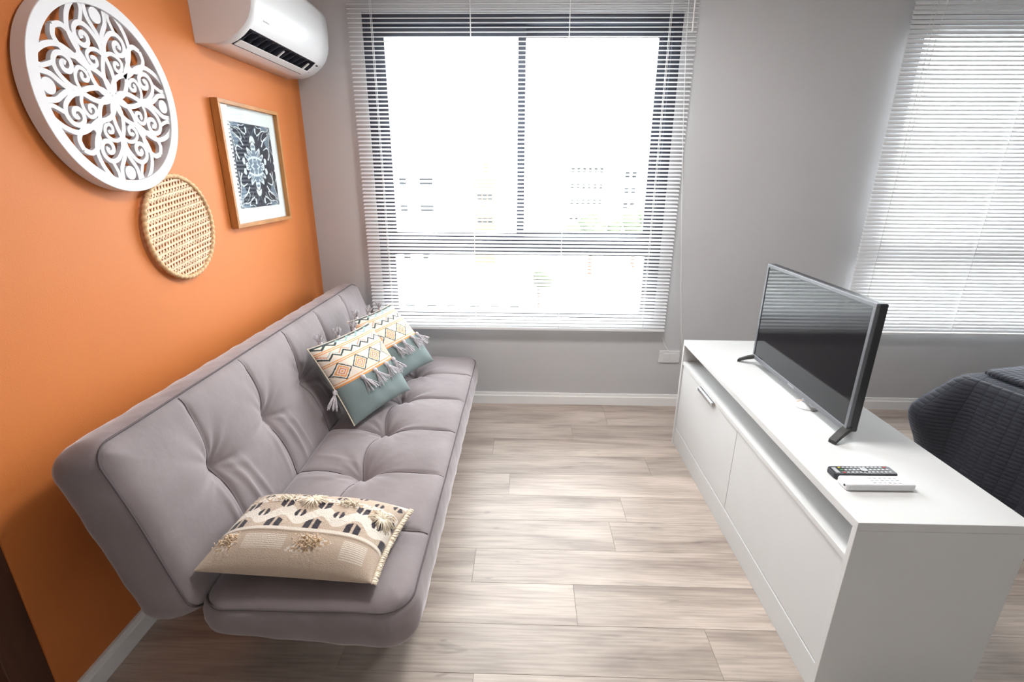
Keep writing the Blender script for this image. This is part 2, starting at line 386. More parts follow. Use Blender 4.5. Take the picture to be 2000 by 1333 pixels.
# ------------------------------------------------------------------ sofa bed
SY0, SY1 = -2.06, -.112
SL = SY1-SY0
SEAMS = [-1.755-SY0, -1.42-SY0, -1.085-SY0, -.75-SY0, -.415-SY0]
def tufted_slab(W, T, bmid, rad, zbot, nu=300, nv=84, seed=0, longseam=False, lumps=.006):
    """local coordinates a (length), b (width), c (height, top about T)"""
    r_ = np.random.default_rng(seed)
    ua = np.linspace(0, SL, nu); vb = np.linspace(0, W, nv)
    A, B = np.meshgrid(ua, vb, indexing='ij')
    A0, B0 = A.copy(), B.copy()
    # round the corners in plan
    for ca, sa in ((rad, -1), (SL-rad, 1)):
        for cb, sb in ((rad, -1), (W-rad, 1)):
            p = (A0-ca)*sa/rad; q = (B0-cb)*sb/rad
            msk = (p > 0) & (q > 0)
            A = np.where(msk, ca+sa*rad*p*np.sqrt(np.clip(1-q*q/2, 0, 1)), A); B = np.where(msk, cb+sb*rad*q*np.sqrt(np.clip(1-p*p/2, 0, 1)), B)
    def height(A, B, A0=None, B0=None):
        A0 = A if A0 is None else A0; B0 = B if B0 is None else B0
        e = np.minimum(np.minimum(A0, SL-A0), np.minimum(B0, W-B0))
        h = T - .022*np.exp(-e/.020) - .008*np.exp(-e/.09)
        ef = np.clip(e/.05, 0, 1)
        near = np.min(np.abs(A[..., None]-np.array(SEAMS)), axis=-1)
        h = h + lumps*np.clip(1-np.exp(-near/.06), 0, 1)*np.sin(np.clip(B/W, 0, 1)*PI)
        h = h - (.25+.75*ef)*.006*np.exp(-(near/.008)**2) - ef*.005*np.exp(-near/.03)
        if longseam:
            lb = np.abs(B-bmid-.018*np.sin((A-SEAMS[0])/(SEAMS[1]-SEAMS[0])*PI)*0 + .03*np.abs(np.sin((A-SEAMS[0])/(SEAMS[1]-SEAMS[0])*PI)))
            inn = ((A > SEAMS[0]-.02) & (A < SEAMS[-1]+.02))*1.0
            h = h - inn*(.006*np.exp(-(lb/.010)**2)+.008*np.exp(-lb/.035))
        for i, s in enumerate(SEAMS):
            da = A-s; db = B-bmid; d = np.sqrt(da*da+db*db)+1e-6; th = np.arctan2(db, da)
            h = h - .040*np.exp(-(d/.055)**1.3) - .012*np.exp(-d/.12)
            wr = np.cos(9*th+i*1.3+seed)*.5+np.cos(14*th+i*2.1)*.35+np.cos(5*th+.7*i+seed)*.5
            h = h + .0058*wr*np.clip(d/.04, 0, 1)*np.exp(-(d/.12)**1.5)
            # folds that fall from the tuft to the hinge
            k = np.clip((bmid-B)/bmid, 0, 1)
            for off, am in (((.045, .009), (.085, .006), (-.05, .006)) if not longseam else ((.05, .003), (-.06, .0025))):
                h = h + am*np.exp(-((da-off*(1+.5*k)-.03*k)/.012)**2)*np.sin(np.clip(k*1.05, 0, 1)*PI)
        for _ in range(10):
            kx, ky, ph = r_.normal(0, 9), r_.normal(0, 9), r_.uniform(0, 6.28)
            h = h + .0009*np.sin(kx*A+ky*B+ph)
        return h
    st = r_.bit_generator.state
    Hh = height(A, B, A0, B0)
    V = np.stack([A, B, Hh], -1).reshape(-1, 3).tolist()
    F = []
    idx = lambda i, j: i*nv+j
    for i in range(nu-1):
        for j in range(nv-1): F.append((idx(i, j), idx(i+1, j), idx(i+1, j+1), idx(i, j+1)))
    per = [idx(i, 0) for i in range(nu)] + [idx(nu-1, j) for j in range(1, nv)] + [idx(i, nv-1) for i in range(nu-2, -1, -1)] + [idx(0, j) for j in range(nv-2, 0, -1)]
    P = np.array([V[k] for k in per]); n = len(per)
    d = np.roll(P, -1, 0)-np.roll(P, 1, 0); nrm = np.stack([d[:, 1], -d[:, 0]], -1); nrm /= np.linalg.norm(nrm, axis=1)[:, None]+1e-9
    prev = per
    zb = np.array([zbot(b) for b in P[:, 1]])
    arc = np.cumsum(np.linalg.norm(np.roll(P, -1, 0)-P, axis=1))
    for t, off in ((.06, .008), (.16, .013), (.35, .019), (.55, .020), (.74, .016), (.87, .007), (.95, -.006), (.99, -.024), (1.0, -.05)):
        wv = .0012*np.sin(arc*38+t*5)+.0006*np.sin(arc*71-t*9) if t < .9 else 0*arc
        ring = []
        for k in range(n):
            z = P[k, 2]*(1-t)+zb[k]*t
            ring.append(len(V)); o_ = off+float(wv[k]); V.append([P[k, 0]+nrm[k, 0]*o_, P[k, 1]+nrm[k, 1]*o_, z])
        for k in range(n): F.append((prev[k], prev[(k+1) % n], ring[(k+1) % n], ring[k]))
        prev = ring
    F.append(tuple(prev[::-1]))
    perim = [tuple(P[k]+np.array([nrm[k, 0]*.004, nrm[k, 1]*.004, .001])) for k in range(n)]
    r_.bit_generator.state = st
    def hgt(a, b):
        # height of the built grid
        fi = np.clip(a/SL*(nu-1), 0, nu-1.001); fj = np.clip(b/W*(nv-1), 0, nv-1.001); i, j = int(fi), int(fj); x, y = fi-i, fj-j
        return (Hh[i, j]*(1-x)*(1-y)+Hh[i+1, j]*x*(1-y)+Hh[i, j+1]*(1-x)*y+Hh[i+1, j+1]*x*y)
    return V, F, perim, hgt
sofa = tag(empty('sofa_bed', (.6, (SY0+SY1)/2, 0)), 'grey velvet sofa bed with tufted seat and backrest against the orange wall', 'sofa')
def place_local(V, O, eb, ec):
    O = Vector(O)-Vector(sofa.location); ea = Vector((0, 1, 0)); eb = Vector(eb); ec = Vector(ec)
    return [tuple(O+ea*p[0]+eb*p[1]+ec*p[2]) for p in V]
def build_slab(name, W, T, bmid, rad, zbot, O, eb, ec, seed, longseam):
    V, F, perim, hgt = tufted_slab(W, T, bmid, rad, zbot, seed=seed, longseam=longseam)
    pl = lambda pts: place_local(pts, O, eb, ec)
    o = obj(name, mesh(name, pl(V), F, True), mt['velvet'], sofa)
    MB().tube(pl(perim[::2]), .0027, 6, closed=True).build('piping', mt['seam'], o, smooth=True)
    for s in SEAMS:
        pts = [(s+.004*math.sin(b*21+s*9), b, hgt(s, b)+.0004) for b in np.linspace(.004, W-.004, 60)]
        MB().tube(pl(pts), .0022, 5).build('seam', mt['seam'], o, smooth=True)
    if longseam:
        pts = []
        for a in np.linspace(SEAMS[0], SEAMS[-1], 160):
            b = bmid-.03*abs(math.sin((a-SEAMS[0])/(SEAMS[1]-SEAMS[0])*PI)); pts.append((a, b, hgt(a, b)+.0004))
        MB().tube(pl(pts), .0014, 5).build('seam', mt['seam'], o, smooth=True)
    for s in SEAMS:
        pass
    return o
SEATW, SEATT = .585, .17
build_slab('seat', SEATW, SEATT, .26, .085, lambda b: .05-.055*min(1, max(0, b/SEATW)), (.403, SY0, .225), (1, 0, 0), (0, 0, 1), 3, True)
bdir = Vector((-.286, 0, .958)).normalized(); bn = Vector((.958, 0, .286)).normalized()
hinge = Vector((.428, SY0, .350))
BACKW, BACKT = .53, .178
build_slab('backrest', BACKW, BACKT, .285, .055, lambda b: 0.0, hinge-bn*BACKT, bdir, bn, 11, False)
for (x, y) in ((.86, SY0+.25), (.86, SY1-.25), (.46, SY0+.25), (.46, SY1-.25)):
    MB().lathe([(.016, 0), (.02, .01), (.024, .25)], (x-.6, y-sofa.location.y, 0), 14).build('leg', mt['leg_metal'], sofa, smooth=False)
MB().box(.40-.6, .90-.6, -.72, .72, .20, .245).build('base_frame', mt['leg_metal'], sofa, bevel=.004)

# ------------------------------------------------------------------ cushions
def cushion(name, corners, thick, colf, matr, parent, n=150, pinch=.06, seed=0, backcol=(.5, .5, .5), zpow=.55, relief=None, under=.5):
    BL, BR, TL, TR = [Vector(c) for c in corners]
    nrm = ((BR-BL).cross(TL-BL)).normalized(); rr = np.random.default_rng(seed)
    k1 = rr.normal(0, 1, (8, 4))
    V = []; cols = []; F = []
    g = np.linspace(0, 1, n)
    def base(u, v):
        # edges sag inward between the corners
        uu = u + pinch*(.5-u)*2*(1-(2*v-1)**2)*abs(2*u-1)**2*.5
        vv = v + pinch*(.5-v)*2*(1-(2*u-1)**2)*abs(2*v-1)**2*.5
        return BL*(1-uu)*(1-vv)+BR*uu*(1-vv)+TL*(1-uu)*vv+TR*uu*vv
    def th(u, v):
        p = max(0, 1-abs(2*u-1)**2.6); q = max(0, 1-abs(2*v-1)**2.6)
        return (p*q)**zpow
    for side in (1, -1):
        for i in range(n):
            for j in range(n):
                u, v = g[i], g[j]
                w_ = sum(.0011*math.sin(k[0]*9*u+k[1]*9*v+k[2]*3) for k in k1)*th(u, v)
                h = side*(th(u, v)*thick*(.5 if side > 0 else under)+(w_ if side > 0 else 0))
                if relief and side > 0: h += relief(u, v)*min(1, th(u, v)*3)
                V.append(tuple(base(u, v)+nrm*h)); cols.append((*(colf(u, v) if side > 0 else backcol), 1))
    off = n*n
    for i in range(n-1):
        for j in range(n-1):
            a = i*n+j; q = (a, a+n, a+n+1, a+1)
            F.append(q); F.append(tuple(x+off for x in q[::-1]))
    me = mesh(name, V, F, True, fix=False)
    at = me.color_attributes.new('Col', 'FLOAT_COLOR', 'POINT'); at.data.foreach_set('color', np.array(cols, dtype=np.float32).ravel())
    bm = bmesh.new(); bm.from_mesh(me); bmesh.ops.remove_doubles(bm, verts=bm.verts, dist=1e-5); bm.to_mesh(me); bm.free()
    o = obj(name, me, matr, parent)
    surf = lambda u, v, s=1, lift=0: base(u, v)+nrm*(s*th(u, v)*thick*.5+lift)
    return o, surf, nrm
mt['cushion'] = vcol_mat('embroidered_cushion', .8, .25, 500)
CREAM, ORG, DK, TEAL, RED, LT = srgb(226, 212, 198), srgb(222, 150, 84), srgb(48, 62, 62), srgb(124, 138, 138), srgb(206, 122, 92), srgb(150, 180, 178)
def tri(x): return abs((x % 1.0)*2-1)
def cush_col(u, v):
    if v < .47: return TEAL
    if v < .492: return ORG
    if v < .503: return CREAM
    if v < .518: return ORG
    if v < .72:
        t = (v-.619)/.10; x = u*4.0+.02; q = (x % 1.0)*2-1      # diamonds chained by a cross
        dd = abs(q)*1.02+abs(t)*.92
        if abs(dd-.93) < .075: return DK
        if abs(dd-.62) < .085: return ORG
        if abs(dd-.34) < .07: return RED
        if dd < .14: return ORG
        return CREAM
    if v < .735: return ORG
    if v < .745: return CREAM
    if v < .755: return ORG
    if v < .875:
        z = .785+.05*tri(u*7.0); z2 = z+.035
        if abs(v-z) < .011: return DK
        if abs(v-z2) < .006: return RED if tri(u*3.5) > .5 else LT
        return CREAM
    if v < .887: return ORG
    if v < .895: return CREAM
    if v < .905: return ORG
    z = .925+.045*tri(u*6)
    if abs(v-z) < .012: return LT if u > .3 else DK
    if abs(v-.975) < .01: return DK
    return CREAM
TASSEL = None
def tassel_obj(parent, p, direction, size=.075, spread=.35, seed=0):
    rr = random.Random(seed); d = Vector(direction).normalized(); p = Vector(p)
    m = MB(); a = d.orthogonal().normalized(); b = d.cross(a)
    # head
    m.tube([p, p+d*size*.05, p+d*size*.14, p+d*size*.24, p+d*size*.28], [.004, .009, .011, .008, .0065], 10)
    for k in range(34):
        an = rr.uniform(0, 2*PI); q = math.sqrt(rr.random()); e = (a*math.cos(an)+b*math.sin(an))
        L_ = size*rr.uniform(.85, 1.08)
        m.tube([p+d*size*.26+e*.004*q, p+d*size*.45+e*(.012*q), p+d*L_+e*(spread*size*q*.85)+Vector((0, 0, -.004*rr.random()))], [.0014, .0018, .0013], 4, cap=False)
    return m.build('tassel', mt['tassel'], parent, smooth=True)
def make_tassel_cushion(label, corners, seed):
    c0 = (Vector(corners[0])+Vector(corners[1]))/2
    o = tag(empty('tassel_cushion', c0), label, 'cushion', 'tasselled cushions on the sofa')
    cs = [Vector(c)-c0 for c in corners]
    body, surf, nrm = cushion('cover', cs, .15, cush_col, mt['cushion'], o, n=190, seed=seed, backcol=TEAL, pinch=.05, zpow=.48)
    down = (cs[0]-cs[2]).normalized()
    g = Vector((0, 0, -1)); g = (g-nrm*g.dot(nrm)).normalized()
    for i, u in enumerate((.27, .47, .68, .88)):
        p = surf(u, .485, 1, .010)
        rr = random.Random(seed*10+i)
        tassel_obj(o, p, (g*.75+(cs[1]-cs[0]).normalized()*rr.uniform(.05, .45)+nrm*.10), .085, .5, seed*10+i)
    tassel_obj(o, surf(.0, .46, 1, .004), Vector((-.1, -.35, -.8)), .085, .4, seed+50)
    for i, u in enumerate((.18, .45, .72)):
        tassel_obj(o, surf(u, 1.0, 1, 0.0), Vector((-.2, -.1, .6))+nrm*.3, .05, .6, seed+70+i)
    # edge cord
    pts = [surf(0, t) for t in np.linspace(0, 1, 40)]
    MB().tube(pts, .003, 6).build('edge_cord', mt['fringe'], o, smooth=True)
    return o
c1 = ((.535, -1.115, .412), (.70, -.725, .418), (.352, -1.085, .768), (.488, -.66, .765))
make_tassel_cushion('green tasselled cushion with embroidered top half, the nearer one leaning in front', c1, 1)
sh = Vector((.036, .405, .004))
c2 = [Vector(c)+sh for c in c1]
c2[0] += Vector((.02, .03, 0)); c2[2] += Vector((.0, .0, .0)); c2[1] += Vector((.015, .01, 0)); c2[3] += Vector((-.02, -.04, .0))
make_tassel_cushion('green tasselled cushion with embroidered top half, the farther one nearest the window', c2, 2)

# long boho pillow
PBASE, PBLK, PWH, PTN = srgb(202, 182, 163), srgb(58, 52, 60), srgb(232, 222, 210), srgb(198, 170, 140)
def hexpair(u, v, cu, cv, hu, hv):
    x = (u-cu)/hu; y = (v-cv)/hv
    if abs(y) > 1: return False
    ax = abs(x)
    if ax < .22: return False
    return ax < 1-.55*max(0, abs(y)-.25)
def chev(u, v, cu, cv, hu, hv):
    x = (u-cu)/hu; y = (v-cv)/hv; ax = abs(x)
    if ax < .18 or ax > 1: return False
    s = y+(.55*(ax-.18))
    return -1+.4*ax < s < 1-.2*ax if True else False
prng = np.random.default_rng(3); PN = prng.random((90, 60))
def pill_noise(u, v): return PN[int(u*89), int(v*59)]
def pill_col(u, v):
    if v < .30:
        if .285 < v: return PWH
        j = pill_noise(u, v)
        if (abs(u-.60-.05*math.sin(v*40)) < .075 and .10 < v < .26) or (abs(u-.12) < .05 and .1 < v < .27): return PTN if j > .4 else PWH
        if abs(u-.34) < .12 and .12 < v < .25 and (int(v*120) % 2 == 0): return PWH
        if abs(u-.86) < .07 and .08 < v < .25 and (int(v*120) % 2 == 0): return PWH
        return PBASE
    if v < .315: return PWH
    for cu in (.11, .33, .56, .80, 1.02):
        if chev(u, v, cu, .385, .046, .062): return PBLK
    for cu in (.22, .445, .68, .92):
        if hexpair(u, v, cu, .515, .034, .046): return PBLK
    for cu in (.11, .33, .56, .80, 1.02):
        if chev(u, 1.23-v, cu, .60, .040, .055): return PBLK
    for cu in (.16, .40, .62, .86):
        if hexpair(u, v, cu, .80, .030, .04): return PBLK
    for cu in (.05, .28, .51, .74, .96):
        if hexpair(u, v, cu, .88, .028, .04): return PBLK
    # tufted cream patches between
    z = .49+.055*math.cos(u*27.5+2.9)
    if abs(v-z) < .07: return PWH
    if .66 < v < .76: return PWH if pill_noise(u, v) > .35 else PTN
    if v > .93: return PWH
    return PBASE if pill_noise(u, v) > .3 else tuple(c*.93 for c in PBASE)
def pill_relief(u, v):
    if .275 < v < .318: return .0025
    z = .47+.055*math.sin(u*27.5+.9)
    if v > .32 and abs(v-z) < .075: return .0012*pill_noise(u, v)
    if .66 < v < .76: return .0025*pill_noise(u, v)
    if v < .27 and ((abs(u-.60) < .08) or abs(u-.12) < .05): return .003*pill_noise(u, v)
    return 0
mt['pillow'] = vcol_mat('woven_pillow', .85, .5, 420)
pc = ((.398, -2.030, .462), (.884, -2.028, .432), (.918, -1.712, .432), (.412, -1.706, .462))
pcorn = (pc[0], pc[1], pc[3], pc[2])
p0 = Vector((.65, -1.86, .40))
pil = tag(empty('lumbar_pillow', p0), 'cream lumbar pillow with black geometric motifs lying on the near end of the sofa', 'pillow')
body, psurf, pn = cushion('cover', [Vector(c)-p0 for c in pcorn], .17, pill_col, mt['pillow'], pil, n=240, seed=5, backcol=PBASE, pinch=.05, relief=pill_relief, zpow=.5, under=.24)
fr = MB(); rr = random.Random(5)
for k in range(200):
    t = k/199; p = psurf(1.0, t); dd = Vector((1, rr.uniform(-.3, .3), rr.uniform(-.5, .35))).normalized()
    fr.tube([p, p+dd*.007, p+dd*.015+Vector((0, 0, -.004))], [.0025, .003, .002], 5)
tag(fr.build('fringe', mt['fringe'], pil, smooth=True), 'cream yarn fringe', kind='stuff')
# radial yarn burst tufts
def burst(u, v, rad, nstr, name='yarn_tuft'):
    m = MB(); c = psurf(u, v, 1, .004)
    for k in range(nstr):
        an = 2*PI*k/nstr+rr.uniform(-.1, .1); r1 = rad*rr.uniform(.6, 1.0)
        du = math.cos(an)*r1/.53; dv = math.sin(an)*r1/.33
        pts = [psurf(min(.999, max(.001, u+du*t)), min(.999, max(.001, v+dv*t)), 1, .003+.006*math.sin(t*PI)) for t in (0, .3, .6, 1)]
        m.tube(pts, .0014, 4)
    return tag(m.build(name, mt['fringe'], pil, smooth=True), kind='stuff')
burst(.93, .62, .05, 40); burst(.47, .70, .05, 34)
for (uc, vc, nn) in ((.60, .18, 70), (.12, .19, 50), (.30, .71, 60), (.70, .71, 60)):
    m = MB()
    for k in range(nn):
        u = uc+rr.gauss(0, .035); v = vc+rr.gauss(0, .028); p = psurf(u, v, 1, .001); q = Vector((rr.uniform(-1, 1), rr.uniform(-1, 1), rr.uniform(0, .6)))
        m.tube([p, p+pn*.006+q*.004, p+pn*.005+q*.010], .0013, 4)
    tag(m.build('yarn_tuft', mt['cane'] if vc < .3 else mt['fringe'], pil, smooth=True), kind='stuff')

# ------------------------------------------------------------------ television cabinet
CX0, CX1, CY0, CY1, CH = 2.171, 2.626, -1.990, -.492, .635
cab = tag(empty('tv_cabinet', ((CX0+CX1)/2, (CY0+CY1)/2, 0)), 'long low white television cabinet with open slot, flap doors and plinth', 'cabinet')
cx, cy = cab.location.x, cab.location.y
def cpart(name, x0, x1, y0, y1, z0, z1, m=mt['lacquer'], bev=.0012, par=cab):
    return MB().box(x0-cx, x1-cx, y0-cy, y1-cy, z0, z1).build(name, m, par, bevel=bev)
T_ = .018
cpart('top', CX0, CX1, CY0, CY1, CH-.025, CH)
cpart('side_panel', CX0, CX1, CY0, CY0+T_, 0, CH-.0253)
cpart('side_panel', CX0, CX1, CY1-T_, CY1, 0, CH-.0253)
cpart('back_panel', CX1-.012, CX1-.001, CY0+T_, CY1-T_, .02, CH-.0253)
cpart('shelf', CX0+.003, CX1-.012, CY0+T_, CY1-T_, .497, .515)
cpart('niche_back', CX0+.30, CX0+.31, CY0+T_, CY1-T_, .515, CH-.0253)
cpart('plinth', CX0+.006, CX0+.022, CY0+T_, CY1-T_, 0, .106)
cpart('bottom_panel', CX0+.022, CX1-.012, CY0+T_, CY1-T_, .088, .106)
ymid = -1.245
for a, b, hd in ((CY0+T_+.002, ymid-.0015, False), (ymid+.0015, CY1-T_-.002, True)):
    dr = cpart('flap_door', CX0+.008, CX0+.024, a, b, .110, .492)
    if hd:
        h = MB(); y0_, y1_ = -.985-cy, -.80-cy; X = CX0+.008-cx
        h.prism([(X+.010, .4935), (X-.014, .4935), (X-.016, .490), (X-.016, .474), (X-.0135, .474), (X-.0135, .4905), (X+.010, .4905)][::-1], y0_, y1_, 1)
        h.build('handle', mt['silver'], dr)
cpart('divider', CX0+.03, CX1-.012, ymid-.009, ymid+.009, .106, .497)

# ------------------------------------------------------------------ television
tv = tag(empty('television', (2.40, -1.205, CH)), 'flat black television with grey bezel standing on the white cabinet', 'television')
TX = 2.385; ty0, ty1, tz0, tz1 = -1.566, -.838, .667, 1.117
def tl(x, y, z): return (x-2.40, y+1.205, z-CH)
def tbox(name, m, x0, x1, y0, y1, z0, z1, bev=.002, par=tv):
    a = tl(x0, y0, z0); b = tl(x1, y1, z1); return MB().box(a[0], b[0], a[1], b[1], a[2], b[2]).build(name, m, par, bevel=bev)
bz = .014
bez = tbox('bezel', mt['bezel'], TX, TX+.012, ty0, ty1, tz1-bz, tz1, .0015)
tbox('bezel', mt['bezel'], TX, TX+.012, ty0, ty1, tz0, tz0+.020, .0015)
tbox('bezel', mt['bezel'], TX, TX+.012, ty0, ty0+bz, tz0+.020, tz1-bz, .0015)
tbox('bezel', mt['bezel'], TX, TX+.012, ty1-bz, ty1, tz0+.020, tz1-bz, .0015)
tbox('screen', mt['screen'], TX+.003, TX+.010, ty0+bz-.002, ty1-bz+.002, tz0+.018, tz1-bz+.002, 0)
tbox('casing', mt['tv_side'], TX+.0105, TX+.040, ty0+.001, ty1-.001, tz0+.001, tz1-.001, .005)
hp = [(TX+.038, tz0+.02), (TX+.038, tz1-.08), (TX+.062, tz1-.12), (TX+.070, tz0+.20), (TX+.066, tz0+.03)]
MB().prism([(a-2.40, b-CH) for a, b in hp], ty0+.05+1.205, ty1-.05+1.205, 1).build('rear_housing', mt['tv_side'], tv, bevel=.006)
def foot(yr, yt):
    # splayed V foot: front toe and rear toe
    root = Vector(tl(TX+.035, yr, tz0+.012))
    for xt, yy in ((2.335, yt), (2.475, yr+(.09 if yr < -1.2 else -.05))):
        tip = Vector(tl(xt, yy, CH+.001)); d = (tip-root); side = Vector((-d.y, d.x, 0)).normalized()*.013
        m = MB(); v = []
        for p, hgt_ in ((root, .020), (root*.35+tip*.65+Vector((0, 0, .003)), .016), (tip, .012)):
            for s in (-1, 1):
                q = p+side*s; v.append(q); v.append(q+Vector((0, 0, hgt_)))
        f = []
        for i in (0, 4): f += [(i, i+1, i+5, i+4), (i+2, i+6, i+7, i+3), (i+1, i+3, i+7, i+5), (i, i+4, i+6, i+2)]
        f += [(0, 2, 3, 1), (8, 9, 11, 10)]
        m.add(v, f).build('foot', mt['black_rubber'], tv, bevel=.0015)
foot(-1.545, -1.585); foot(-.87, -.808)
# maker's lettering on the lower bezel, about 9 px long in the photograph
tc_ = bpy.data.curves.new('logo', 'FONT'); tc_.body = 'SAMSUNG'; tc_.size = .0105; tc_.align_x = 'CENTER'; tc_.align_y = 'CENTER'; tc_.extrude = .0003
to = bpy.data.objects.new('logo_text', tc_); C.objects.link(to)
bpy.context.view_layer.update()
me_ = bpy.data.meshes.new_from_object(to.evaluated_get(bpy.context.evaluated_depsgraph_get())); bpy.data.objects.remove(to)
lo = obj('logo', me_, mt['silver'], tv); lo.location = tl(TX-.0003, -1.20, tz0+.010); lo.rotation_euler = (PI/2, 0, -PI/2)
# round white aerial base behind the screen, with its short stem
an = tag(empty('aerial', (2.405, -1.295, CH)), 'small round white aerial base with a short stem under the television', 'aerial')
MB().lathe([(.048, 0), (.048, .004), (.036, .009), (.012, .013), (.006, .014)], (0, 0, 0), 32).build('base', mt['plastic_white'], an, smooth=True)
MB().tube([(-.012, .012, .012), (-.010, .012, .026), (-.004, .010, .031)], .0022, 8).build('stem', mt['silver'], an, smooth=True)
MB().tube([(-.03, .02, .009), (-.018, .016, .016), (-.008, .012, .020)], .0016, 6).build('wire', mt['cane_rim'], an, smooth=True)

# ------------------------------------------------------------------ remotes
def rounded_poly(l, wd, r, n=5):
    pts = []
    for cx_, cy_, a0 in ((l-r, wd-r, 0), (r, wd-r, PI/2), (r, r, PI), (l-r, r, 1.5*PI)):
        for k in range(n+1):
            a = a0+PI/2*k/n; pts.append((cx_+r*math.cos(a), cy_+r*math.sin(a)))
    return pts
r1 = tag(empty('remote_control', (2.222, -1.798, CH+.0005), math.radians(2)), 'black television remote control with grey buttons on the cabinet', 'remote')
MB().prism(rounded_poly(.190, .048, .011), 0, .018, 2).build('case', mt['dark_plastic'], r1, bevel=.004)
bmat = mt['plastic_grey']; bl = mat('pale_button', (.55, .56, .58), .45); rd = mat('red_button', (.5, .06, .05), .4); gn = mat('green_button', (.08, .3, .12), .4); yl = mat('yellow_button', (.6, .5, .08), .4)
def button(par, x, y, m, sx=.0075, sy=.0055, z=.018, h=.0016):
    return MB().box(x-sx/2, x+sx/2, y-sy/2, y+sy/2, z-.001, z+h).build('button', m, par, bevel=.0006, segs=1)
for i in range(12):
    for j in range(3):
        x = .032+i*.0125; y = .011+j*.013
        if i in (5, 6) and j == 1: continue
        m_ = bl
        if i == 11: m_ = rd if j == 2 else bl
        if i == 0: m_ = (rd, gn, yl)[j]
        button(r1, x, y, m_)
MB().prism([(a+.0885, b+.0155) for a, b in rounded_poly(.020, .017, .006, 3)], .0175, .0205, 2).build('navigation_pad', mt['plastic_grey'], r1, bevel=.001)
MB().box(.008, .020, .010, .038, .0175, .0185).build('logo_plate', mt['plastic_grey'], r1)
r2 = tag(empty('remote_control', (2.222, -1.853, CH+.0005), math.radians(1)), 'white air conditioner remote control in front of the black one', 'remote')
MB().prism(rounded_poly(.198, .049, .008), 0, .021, 2).build('case', mt['plastic_white'], r2, bevel=.004)
MB().box(.014, .068, .008, .041, .0205, .0214).build('display', mat('remote_display', (.66, .70, .66), .25), r2, bevel=.0004)
wbm = mat('button_pale_blue', (.62, .66, .72), .5)
for i in range(6):
    for j in range(3): button(r2, .084+i*.0145, .013+j*.0115, wbm if (i+j) % 3 else bl, .009, .006, .021, .0012)
MB().lathe([(.003, 0), (.003, .004)], (-.0002, .012, .011), 10).build('infrared_window', mt['dark_plastic'], r2)

# ------------------------------------------------------------------ wall outlet
ou = tag(empty('wall_outlet', (2.253, -.0005, .356)), 'white double wall outlet plate left of the cabinet below the blind', 'outlet')
MB().box(-.068, .068, -.010, 0, -.042, .042).build('plate', mt['plastic_white'], ou, bevel=.004)
for dx in (-.022, .022): MB().box(dx-.0205, dx+.0205, -.0125, -.009, -.024, .024).build('insert', mt['plastic_white'], ou, bevel=.001)

# ------------------------------------------------------------------ carved mandala on the orange wall
DC = (-1.459, 1.706); DR, DRI = .272, .238
man = tag(empty('wall_mandala', (0, DC[0], DC[1])), 'round white fretwork mandala hanging on the orange wall', 'wall decoration')
XF0, XF1 = .006, .046
m = MB(); n = 128; v = []; f = []
for k in range(n):
    a = 2*PI*k/n
    for (r, x) in ((DR, XF0), (DR, XF1), (DRI, XF1), (DRI, XF0)): v.append((x, r*math.cos(a), r*math.sin(a)))
for k in range(n):
    j = (k+1) % n
    for q in range(4): f.append((k*4+q, j*4+q, j*4+(q+1) % 4, k*4+(q+1) % 4))
m.add(v, f).build('rim', mt['mdf'], man, bevel=.0012, segs=1)
FR0, FR1 = .027, .040
fret = MB(); lay = [0]
def ribbon(pts, wd, taper=False):
    pts = [Vector(p) for p in pts]; N_ = len(pts); v = []; f = []
    lay[0] = (lay[0]+1) % 17; x1 = FR1+lay[0]*1.5e-5
    for i, p in enumerate(pts):
        t = (pts[min(i+1, N_-1)]-pts[max(i-1, 0)]).normalized(); nn = Vector((-t.y, t.x))*wd*.5
        for q in (p+nn, p-nn):
            v.append((FR0, q.x*DRI, q.y*DRI)); v.append((x1, q.x*DRI, q.y*DRI))
    for i in range(N_-1):
        a = i*4; b = a+4
        f += [(a+1, a+3, b+3, b+1), (a, b, b+2, a+2), (a, a+1, b+1, b), (a+2, b+2, b+3, a+3)]
    f += [(0, 2, 3, 1), ((N_-1)*4, (N_-1)*4+1, (N_-1)*4+3, (N_-1)*4+2)]
    fret.add(v, f)
def disc2(c, r):
    N_ = 20; v = []; 
    lay[0] = (lay[0]+1) % 17; x1 = FR1+lay[0]*1.5e-5
    for x in (FR0, x1):
        for k in range(N_): a = 2*PI*k/N_; v.append((x, (c[0]+r*math.cos(a))*DRI, (c[1]+r*math.sin(a))*DRI))
    f = [tuple(range(N_)), tuple(range(2*N_-1, N_-1, -1))]+[(k, (k+1) % N_, N_+(k+1) % N_, N_+k) for k in range(N_)]
    fret.add(v, f)
def bez(*P):
    out = []
    for i in range(25):
        t = i/24; pts = [Vector(p) for p in P]
        while len(pts) > 1: pts = [a*(1-t)+b*t for a, b in zip(pts[:-1], pts[1:])]
        out.append(pts[0])
    return out
def spiral(c, r0, r1, a0, turns, n=44):
    return [Vector((c[0]+(r0+(r1-r0)*t)*math.cos(a0+turns*2*PI*t), c[1]+(r0+(r1-r0)*t)*math.sin(a0+turns*2*PI*t))) for t in [i/(n-1) for i in range(n)]]
WD = .050/DRI*.22
WD = .060
def rotv(p, a, mir): 
    x, y = p[0], p[1]*(-1 if mir else 1); return Vector((x*math.cos(a)-y*math.sin(a), x*math.sin(a)+y*math.cos(a)))
def put(pts, a, mir=False, wd=WD): ribbon([rotv(p, a, mir) for p in pts], wd)
